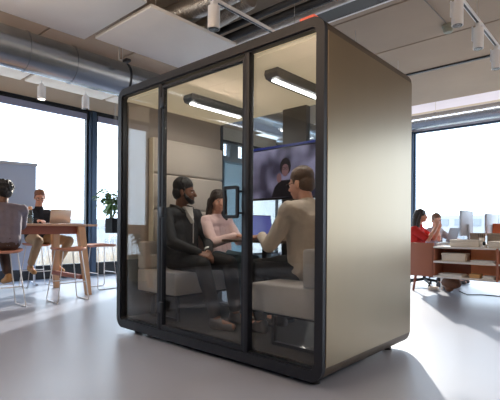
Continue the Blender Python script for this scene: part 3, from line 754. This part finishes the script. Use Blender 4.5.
def glasses(H, R, par, s=1.):
    P = lambda x, y, z: V(H) + R @ (V((x, y, z))*s)
    m = MB()
    for q in (-1, 1):
        pts = [P(q*.034+.025*math.cos(a), .098-.1*abs(q*.034+.025*math.cos(a))**1.5, .002+.019*math.sin(a)) for a in [2*PI*k/16 for k in range(17)]]
        m.tube(pts, .0022*s, 6)
        m.tube([P(q*.058, .09, .008), P(q*.078, .02, .01), P(q*.078, -.02, .0)], .002*s, 6)
    m.tube([P(-.01, .098, .006), P(.01, .098, .006)], .002*s, 6)
    m.build('glasses', DARKPL, par)

def hand(mb, W, d, n, s=1., curl=.5, side=1, thumb_spread=.6):
    """W wrist, d finger direction, n palm normal (towards curling)"""
    d = V(d).normalized(); n = V(n); n = (n-d*n.dot(d)).normalized(); x = d.cross(n)*side
    pal = [W+d*.03*s, W+d*.06*s, W+d*.085*s]
    for k in (-1.5, -.5, .5, 1.5): mb.cap(W+x*k*.012*s, W+d*.085*s+x*k*.02*s, .016*s, .0125*s, 10)
    Ls = {1.5: .066, .5: .078, -.5: .072, -1.5: .056}
    for k, L in Ls.items():
        p = W+d*.088*s+x*k*.021*s; dd = d.copy(); a = curl
        for j, f in enumerate((.45, .32, .23)):
            ang = a*(.5+.5*j)
            dd = (Quaternion(x*side if False else d.cross(n), 0) @ dd)
            dd = (d*math.cos(a*(j+1)*.7)+n*math.sin(a*(j+1)*.7)).normalized()
            q = p+dd*L*f*s; mb.cap(p, q, .0088*s-.0008*j, .0082*s-.0009*j, 8); p = q
    p = W+d*.025*s+x*.026*s; q = p+(d*.7+x*thumb_spread+n*.25).normalized()*.045*s; r = q+(d*.95+n*.4+x*.1).normalized()*.032*s
    mb.cap(p, q, .014*s, .0105*s, 8); mb.cap(q, r, .0105*s, .0085*s, 8)

def person(label, J, skin, top, bottom, shoes, hairf, group=None, vox=.007, sleeves=1., beard=None, gl=False, collar=None, name='person', topd=.008, s=1., legs=True, hood=None):
    """J: pelvis, chest, neck, head, face, up, sh(L,R), el, wr, hand dirs, palms, hip, knee, ankle, toe, curl"""
    sh = V(J.get('shift', (0, 0, 0)))
    for k_ in ('head', 'pelvis', 'chest', 'neck'): J[k_] = V(J[k_])+sh
    for k_ in ('sh', 'el', 'wr', 'hip', 'knee', 'ankle', 'toe'): J[k_] = [V(q)+sh for q in J[k_]]
    Hd = V(J['head']); R = frame_from(J['face'], J.get('up', (0, 0, 1)))
    pel, ch, nk = V(J['pelvis']), V(J['chest']), V(J['neck'])
    S = [V(p) for p in J['sh']]; E = [V(p) for p in J['el']]; Wr = [V(p) for p in J['wr']]
    Hp = [V(p) for p in J['hip']]; K = [V(p) for p in J['knee']]; A = [V(p) for p in J['ankle']]; T = [V(p) for p in J['toe']]
    b = MB(); head_parts(b, Hd, R, s)
    b.cap(nk, Hd+R @ V((0, -.022, -.045)), .056*s, .052*s)
    acr = (S[0]-S[1]).normalized()
    def torso(m, g):
        front = acr.cross((nk-pel).normalized())
        for k in (-1, 0, 1):
            m.cap(pel+acr*k*.075, ch+acr*k*.085-V((0, 0, .02)), .105+g, .105+g, 14)
        m.cap(S[0]*.86+S[1]*.14, S[1]*.86+S[0]*.14, .062+g, .062+g, 14); m.cap(ch, nk-V((0, 0, .03)), .10+g, .055+g, 14)
        m.cap(pel+acr*.08, pel-acr*.08, .112+g, .112+g, 14)
        m.cap(ch+acr*.07, S[0], .09+g, .055+g); m.cap(ch-acr*.07, S[1], .09+g, .055+g)
    torso(b, 0)
    for i in (0, 1):
        b.chain([S[i], E[i], Wr[i]], [.05*s, .038*s, .024*s]); b.cap(S[i].lerp(E[i], .3), S[i].lerp(E[i], .6), .047*s, .044*s)
        b.cap(E[i].lerp(Wr[i], .25), E[i].lerp(Wr[i], .3), .04*s, .04*s)
        hand(b, Wr[i], J['hd'][i], J['pn'][i], s, J.get('curl', .5), J.get('hs', (1, -1))[i])
        b.chain([Hp[i], K[i], A[i]], [.088*s, .055*s, .036*s]); b.cap(K[i].lerp(A[i], .2), K[i].lerp(A[i], .45), .054*s, .046*s)
        b.chain([A[i]-V((0, 0, .03)), T[i]], [.036*s, .028*s])
    base = V((pel.x, pel.y, 0))
    me = remeshed(b, vox, 3)
    o = place(me, name, skin, None, base); tag(o, label, 'person', group)
    # shirt / jacket
    c = MB(); torso(c, .012+J.get('bulk', 0))
    for i in (0, 1):
        if sleeves >= 1:
            end = E[i].lerp(Wr[i], .93*sleeves if sleeves <= 1 else .95)
            c.chain([S[i], E[i], end], [.066*s, .054*s, .04*s], 14)
        else:
            c.chain([S[i], S[i].lerp(E[i], sleeves)], [.066*s, .06*s], 14)
    place(remeshed(c, max(vox, .009), 4, topd*2.2, .09), 'top_garment', top, o, base)
    # trousers
    c = MB(); c.cap(pel+acr*.075-V((0, 0, .02)), pel-acr*.075-V((0, 0, .02)), .122*s, .122*s, 14)
    for i in (0, 1):
        c.chain([Hp[i], K[i], A[i]+(K[i]-A[i]).normalized()*.05], [.102*s, .07*s, .055*s], 14)
    place(remeshed(c, max(vox, .009), 4, topd*1.6, .1), 'trousers', bottom, o, base)
    for i in (0, 1):
        c = MB(); f = (T[i]-A[i]); f.z = 0; f.normalize(); up = V((0, 0, 1)); bs = A[i]-V((0, 0, .055))
        tv = (T[i]-(A[i]-V((0, 0, .05)))).normalized()
        c.cap(bs-tv*.03, bs+tv*.15, .042*s, .036*s, 12); c.cap(bs-tv*.02+V((0, 0, .035)), bs+tv*.07+V((0, 0, .01)), .042*s, .036*s, 12)
        place(remeshed(c, .008, 3), 'shoe', shoes, o, base)
    eyes(Hd, R, o, s)
    if gl: glasses(Hd, R, o, s)
    if hairf:
        hm, hmat, dsp, dsc = hairf(Hd, R, s)
        place(remeshed(hm, max(vox*.9, .006), 2, dsp, dsc), 'hair', hmat, o, base)
    if beard:
        P = lambda x, y, z: Hd + R @ (V((x, y, z))*s)
        m = MB().cap(P(-.058, .03, -.045), P(-.03, .068, -.08), .02*s, .022*s).cap(P(-.03, .068, -.08), P(.03, .068, -.08), .026*s, .026*s).cap(P(.03, .068, -.08), P(.058, .03, -.045), .022*s, .02*s)
        m.cap(P(-.022, .091, -.043), P(.022, .091, -.043), .0065*s, .0065*s).cap(P(-.062, .01, -.01), P(-.058, .03, -.045), .012*s, .016*s).cap(P(.062, .01, -.01), P(.058, .03, -.045), .012*s, .016*s)
        place(remeshed(m, .006, 2, .006, .01), 'beard', beard, o, base)
    return o, Hd, R, base
def hair_short(m_, vol=.012, top=.01, dsp=.008, dsc=.02):
    def f(H, R, s):
        P = lambda x, y, z: H + R @ (V((x, y, z))*s)
        m = MB().ell(P(0, -.02, .052+top), (.076*s+vol*.6, .09*s+vol*.5, .07*s+vol), R, 20, 14)
        m.ell(P(0, -.052, .0), (.07*s+vol*.3, .058*s+vol*.4, .075*s), R, 20, 14)
        for q in (-1, 1): m.cap(P(q*.072, .012, .03), P(q*.073, .008, .0), .012*s, .007*s)
        return m, m_, dsp, dsc
    return f
def hair_curly(m_):
    def f(H, R, s):
        rnd = random.Random(4); P = lambda x, y, z: H + R @ (V((x, y, z))*s)
        m = MB().ell(P(0, -.02, .06), (.105*s, .112*s, .095*s), R, 20, 14).ell(P(0, -.06, .01), (.09*s, .065*s, .085*s), R)
        for k in range(110):
            v = V((rnd.gauss(0, 1), rnd.gauss(0, 1), rnd.gauss(0, 1))).normalized()
            if v.z < -.35 or (v.y > .5 and v.z < .35): continue
            m.ell(P(v.x*.108, -.02+v.y*.112, .055+v.z*.1), (.018*s,)*3, R, 8, 6)
        return m, m_, .012, .02
    return f
def hair_long(m_, length=.34, side=.07, parts=((-1, 1))):
    def f(H, R, s):
        P = lambda x, y, z: H + R @ (V((x, y, z))*s)
        m = MB().ell(P(0, -.02, .045), (.085*s, .102*s, .09*s), R, 20, 14).ell(P(0, -.055, -.02), (.082*s, .06*s, .11*s), R)
        for q in (-1, 1):
            m.chain([P(q*.05, .03, .1), P(q*.08, .005, .03), P(q*.086, -.02, -.06), P(q*.098, -.03, -.06-length*.38), P(q*.095, -.02, -.06-length*.58)], [.02*s, .022*s, .028*s, .034*s, .014*s])
            m.chain([P(q*.04, -.08, 0), P(q*.05, -.085, -.12), P(q*.05, -.07, -.06-length*.75)], [.05*s, .05*s, .025*s])
        m.chain([P(0, -.09, 0), P(0, -.1, -.15), P(0, -.08, -.06-length*.85)], [.05*s, .05*s, .03*s])
        return m, m_, .012, .03
    return f

JKT = mat('charcoal_jacket', (36, 37, 40), .75, var=.15, vs=12, bump=.2, bs=60)
TEE = mat('white_tee', (226, 222, 216), .85)
TROU = mat('black_trousers', (18, 17, 20), .8, var=.1)
SHOEG = mat('grey_trainers', (92, 90, 92), .6, var=.1)
SHOEW = mat('white_trainers', (220, 214, 206), .6, var=.05)
PINK = mat('pink_sweater', (236, 204, 200), .9, var=.06, vs=30, bump=.25, bs=90)
JEAN = mat('teal_jeans', (58, 82, 92), .85, var=.12, vs=20)
BLAZ = mat('beige_jacket', (196, 182, 168), .8, var=.07, vs=14, bump=.2, bs=70)
GREYS = mat('dark_grey_shirt', (112, 104, 114), .85, var=.06, vs=14)
BLKS = mat('black_sweater', (28, 28, 34), .85, var=.1)
CHINO = mat('khaki_chinos', (170, 142, 110), .85, var=.08)
TANSH = mat('tan_suede_boots', (176, 132, 84), .8, var=.1)
REDS = mat('red_top', (196, 40, 36), .85, var=.06)
LGREY = mat('light_grey_tee', (166, 160, 166), .85, var=.05)

# A: bearded man, left bench
FZ = .125
oA, HA, RA, bA = person('bearded man in a charcoal zip jacket sitting on the left booth bench, hands clasped', dict(
    pelvis=(-1.83, .42, .70), chest=(-1.87, .42, 1.0), neck=(-1.84, .42, 1.15), head=(-1.79, .42, 1.29), face=(.80, .62, -.05),
    sh=[(-1.86, .62, 1.08), (-1.80, .21, 1.08)], el=[(-1.72, .66, .84), (-1.66, .17, .83)], wr=[(-1.47, .44, .74), (-1.46, .32, .74)],
    hd=[(.6, -.75, -.2), (.75, .6, -.25)], pn=[(-.5, -.4, -.6), (-.3, .3, -.8)], hs=(1, -1), curl=.7,
    hip=[(-1.8, .52, .67), (-1.8, .33, .67)], knee=[(-1.33, .56, .65), (-1.36, .26, .65)], ankle=[(-1.27, .58, FZ+.09), (-1.22, .30, FZ+.09)],
    toe=[(-1.1, .60, FZ+.035), (-1.06, .33, FZ+.035)]), SKIN_A, JKT, TROU, SHOEG, hair_short(HAIRB, .016, .016, .006, .02), beard=HAIRB)
Pa = lambda x, y, z: HA + RA @ V((x, y, z))
m = MB(); va = [(-1.80, .39, 1.15), (-1.785, .475, 1.145), (-1.718, .44, 1.0)]; vb = [V(q)+V((.035, .008, .012)) for q in va]
m.bm.faces.new([m.bm.verts.new(q) for q in va]); m.prism([(0, 0), (.001, 0), (0, .001)], 0, -1.78, -1.779)
m = MB(); A_ = [m.bm.verts.new(q) for q in va]; B_ = [m.bm.verts.new(q) for q in vb]; m.bridge(A_, B_); m.bm.faces.new(A_); m.bm.faces.new(B_)
m.build('white_tee_front', TEE, oA, smooth=False)
MB().tube([(-1.70, .45, 1.05), (-1.685, .44, .95), (-1.675, .43, .82)], .005, 6).build('zip', GALV, oA)
MB().tube([(-1.88, .53, 1.165), (-1.80, .52, 1.15), (-1.745, .47, 1.11)], .018, 8).tube([(-1.87, .32, 1.165), (-1.79, .33, 1.15), (-1.74, .38, 1.11)], .018, 8).build('jacket_collar', JKT, oA)
MB().cyl((-1.50, .455, .755), (-1.52, .47, .765), .034, n=16).build('wristwatch', PAPER, oA)

# B: woman in pink
oB, HB, RB, bB = person('long-haired woman in a pink sweater sitting beside the bearded man', dict(
    shift=(0, -.075, -.01), pelvis=(-1.82, .93, .69), chest=(-1.84, .92, .97), neck=(-1.80, .91, 1.11), head=(-1.755, .90, 1.235), face=(.93, -.34, -.12),
    sh=[(-1.82, 1.09, 1.03), (-1.78, .74, 1.03)], el=[(-1.68, 1.13, .84), (-1.63, .72, .83)], wr=[(-1.45, 1.0, .90), (-1.44, .84, .90)],
    hd=[(.8, -.5, 0), (.75, .6, 0)], pn=[(0, 0, -1), (0, 0, -1)], hs=(1, -1), curl=.45,
    hip=[(-1.8, 1.01, .66), (-1.8, .84, .66)], knee=[(-1.36, 1.02, .65), (-1.36, .82, .65)], ankle=[(-1.33, 1.02, FZ+.09), (-1.30, .84, FZ+.09)],
    toe=[(-1.18, 1.03, FZ+.035), (-1.14, .85, FZ+.035)]), SKIN_L, PINK, JEAN, SHOEW, hair_long(HAIRD, .36), s=.95)

# C: man with laptop, right bench
oC, HC, RC, bC = person('man with glasses in a beige jacket seen from behind at the laptop inside the booth', dict(
    shift=(.01, -.10, 0), pelvis=(-.50, .72, .70), chest=(-.52, .72, 1.01), neck=(-.56, .72, 1.16), bulk=.022, head=(-.62, .73, 1.31), face=(-.99, .0, -.14),
    sh=[(-.56, .50, 1.085), (-.52, .93, 1.085)], el=[(-.70, .44, .83), (-.72, 1.0, .85)], wr=[(-.95, .64, .895), (-.98, .92, .895)],
    hd=[(-.9, .3, -.02), (-.95, -.15, -.02)], pn=[(0, 0, -1), (0, 0, -1)], hs=(1, -1), curl=.4,
    hip=[(-.52, .62, .67), (-.52, .82, .67)], knee=[(-.96, .56, .64), (-.98, .86, .64)], ankle=[(-.88, .56, FZ+.09), (-.92, .86, FZ+.09)],
    toe=[(-1.06, .56, FZ+.035), (-1.1, .86, FZ+.035)]), SKIN_L, BLAZ, TROU, SHOEG, hair_short(HAIRS, .012, .01, .006, .02), gl=True, topd=.01, s=1.05)
MB().tube([(-.59, .54, 1.165), (-.53, .62, 1.175), (-.56, .70, 1.165)], .02, 8).build('jacket_collar', BLAZ, oC)

# D: man in grey shirt at high table, back turned
oD, HD_, RD, bD = person('man with black curly hair in a dark grey shirt, back turned, on a bar stool', dict(
    pelvis=(-4.22, -.33, .80), chest=(-4.27, -.31, 1.10), neck=(-4.32, -.30, 1.25), head=(-4.37, -.29, 1.37), face=(-.95, -.25, -.1),
    sh=[(-4.30, -.52, 1.17), (-4.28, -.09, 1.17)], el=[(-4.42, -.62, .98), (-4.44, -.04, .97)], wr=[(-4.64, -.52, 1.05), (-4.66, -.24, 1.05)],
    hd=[(-.95, .2, 0), (-.95, -.2, 0)], pn=[(0, 0, -1), (0, 0, -1)], hs=(1, -1), curl=.4,
    hip=[(-4.24, -.43, .78), (-4.24, -.24, .78)], knee=[(-4.66, -.46, .76), (-4.66, -.2, .76)], ankle=[(-4.46, -.46, .36), (-4.42, -.2, .36)],
    toe=[(-4.6, -.46, .28), (-4.56, -.2, .28)]), SKIN_D, GREYS, mat('dark_brown_trousers', (72, 54, 48), .85), TANSH, hair_curly(HAIRB), topd=.008)

# E: man with glasses behind the high table
oE, HE, RE, bE = person('man with glasses and short ginger hair in a black sweater behind a laptop', dict(
    shift=(-.12, .41, .0), pelvis=(-5.72, .31, .80), chest=(-5.68, .30, 1.10), neck=(-5.63, .29, 1.28), head=(-5.57, .28, 1.42), face=(.85, -.25, -.35),
    sh=[(-5.66, .50, 1.17), (-5.64, .08, 1.17)], el=[(-5.50, .58, 1.03), (-5.48, .02, 1.02)], wr=[(-5.27, .46, 1.05), (-5.27, .14, 1.05)],
    hd=[(.95, -.2, 0), (.95, .2, 0)], pn=[(0, 0, -1), (0, 0, -1)], hs=(1, -1), curl=.5,
    hip=[(-5.7, .41, .77), (-5.7, .22, .77)], knee=[(-5.27, .62, .74), (-5.27, .14, .74)], ankle=[(-5.42, .50, .36), (-5.45, .10, .36)],
    toe=[(-5.27, .52, .27), (-5.30, .10, .27)]), SKIN_L, BLKS, CHINO, TANSH, hair_short(mat('hair_ginger', (128, 82, 58), .55, var=.2, vs=40), .008, .006, .006, .02), gl=True)

# F: woman in red
oF, HF, RF, bF = person('woman in a red top with long dark hair at the desk behind the terracotta panel', dict(
    shift=(-.07, 0, 0), pelvis=(-1.42, 5.28, .58), chest=(-1.40, 5.28, .88), neck=(-1.37, 5.28, 1.05), head=(-1.335, 5.28, 1.185), face=(.95, .25, -.05),
    sh=[(-1.40, 5.46, .95), (-1.38, 5.1, .95)], el=[(-1.17, 5.45, .80), (-1.15, 5.12, .79)], wr=[(-1.06, 5.42, 1.02), (-1.06, 5.25, 1.02)],
    hd=[(-.1, -.2, 1), (-.1, .1, 1)], pn=[(-.6, -.6, 0), (-.6, .6, 0)], hs=(1, -1), curl=.6,
    hip=[(-1.4, 5.37, .56), (-1.4, 5.19, .56)], knee=[(-.98, 5.38, .55), (-.98, 5.2, .55)], ankle=[(-.98, 5.38, .10), (-.98, 5.2, .10)],
    toe=[(-.82, 5.38, .04), (-.82, 5.2, .04)]), SKIN_L, REDS, TROU, SHOEG, hair_long(HAIRD, .34), vox=.009, sleeves=.8, s=.96)
# G
oG, HG, RG, bG = person('woman in a light grey t-shirt with light brown hair, hand raised to her face', dict(
    shift=(-.22, 0, .0), pelvis=(-1.27, 6.1, .58), chest=(-1.25, 6.08, .86), neck=(-1.22, 6.06, 1.0), head=(-1.18, 6.03, 1.13), face=(.75, -.65, -.1),
    sh=[(-1.19, 6.24, .93), (-1.26, 5.9, .93)], el=[(-1.0, 6.25, .78), (-1.08, 5.86, .78)], wr=[(-.82, 6.02, .79), (-1.10, 5.87, 1.0)],
    hd=[(.6, -.7, 0), (-.1, .3, 1)], pn=[(0, 0, -1), (-.6, .6, 0)], hs=(1, -1), curl=.6,
    hip=[(-1.25, 6.19, .56), (-1.25, 6.01, .56)], knee=[(-.83, 6.18, .55), (-.83, 5.98, .55)], ankle=[(-.83, 6.18, .10), (-.83, 5.98, .10)],
    toe=[(-.67, 6.18, .04), (-.67, 5.98, .04)]), SKIN_L, LGREY, TROU, SHOEG, hair_short(HAIRL, .014, .008, .006, .02), vox=.009, sleeves=.6, s=.96)

# ------------------------------------------------------------------ light
w = bpy.data.worlds.new('World'); bpy.context.scene.world = w; w.use_nodes = True
bg = w.node_tree.nodes['Background']; bg.inputs[0].default_value = (.74, .87, 1, 1); bg.inputs[1].default_value = 4.8
sd = bpy.data.lights.new('sun', 'SUN'); sd.energy = 12; sd.angle = math.radians(.9); sd.color = (1, .9, .77)
so = bpy.data.objects.new('sun', sd); C.objects.link(so)
el = math.radians(17.5); dr = V((.53*math.cos(el), -.848*math.cos(el), -math.sin(el)))
so.rotation_euler = dr.to_track_quat('-Z', 'Y').to_euler(); so.location = (-20, 30, 12)
def area(loc, rot, sx, sy, e, col=(1, 1, 1), portal=False):
    l = bpy.data.lights.new('area', 'AREA'); l.shape = 'RECTANGLE'; l.size = sx; l.size_y = sy; l.energy = e; l.color = col
    if portal: l.cycles.is_portal = True
    o = bpy.data.objects.new('lamp_or_fill' if not portal else 'sky_portal', l); C.objects.link(o); o.location = loc; o.rotation_euler = rot; return o
area((XL-.2, 1.1, 1.72), (0, -PI/2, 0), 3.1, 9.2, 1, portal=True)
area((-.1, YF+.2, 1.78), (-PI/2, 0, 0), 13.2, 3.1, 1, portal=True)
# room ceiling lights out of view, then added fill lights
for x, y in ((3.6, -3.5), (-1.5, -4.5), (3.8, 2.0)):
    area((x, y, 3.3), (0, 0, 0), 1.2, 1.2, 60, (1, .9, .78))
area((3.4, -3.4, 2.9), (PI, 0, 0), 1.5, 1.5, 190, (1, .92, .84))  # added upward fill, like the next pair, to brighten the ceiling; no real fittings
area((-1.6, -2.6, 2.6), (PI, 0, 0), 1.5, 1.5, 190, (1, .92, .84))
area((-4.6, -3.6, 2.7), (PI, 0, 0), 1.2, 1.2, 130, (1, .94, .88))
area((-1, 7.35, 3.7), (PI/2, 0, 0), 9, .1, 40, (.94, .95, 1))  # added hidden strip that brightens the plaster band over the far windows
# booth lamps
for x in (-1.57, -.63):
    area((x, .62, 2.045), (0, 0, 0), .03, .6, 6, (1, .95, .88))

# ------------------------------------------------------------------ camera
cd = bpy.data.cameras.new('camera'); cd.sensor_width = 36; cd.lens = 434.64/500*36; cd.shift_y = 27.88/500; cd.clip_start = .05; cd.clip_end = 600
co = bpy.data.objects.new('camera', cd); C.objects.link(co)
co.matrix_world = Matrix.Translation((1.3949, -2.199, .9652)) @ Matrix.Rotation(.7328, 4, 'Z') @ Matrix.Rotation(PI/2, 4, 'X') @ Matrix.Rotation(.0074, 4, 'Z')
sc = bpy.context.scene; sc.camera = co
sc.view_settings.view_transform = 'Standard'; sc.view_settings.look = 'None'; sc.view_settings.exposure = 0
sc.cycles.use_denoising = True; sc.cycles.caustics_reflective = False; sc.cycles.caustics_refractive = False; sc.cycles.blur_glossy = 1.0; sc.cycles.max_bounces = 12; sc.cycles.transparent_max_bounces = 16; sc.cycles.diffuse_bounces = 6; sc.cycles.sample_clamp_indirect = 8
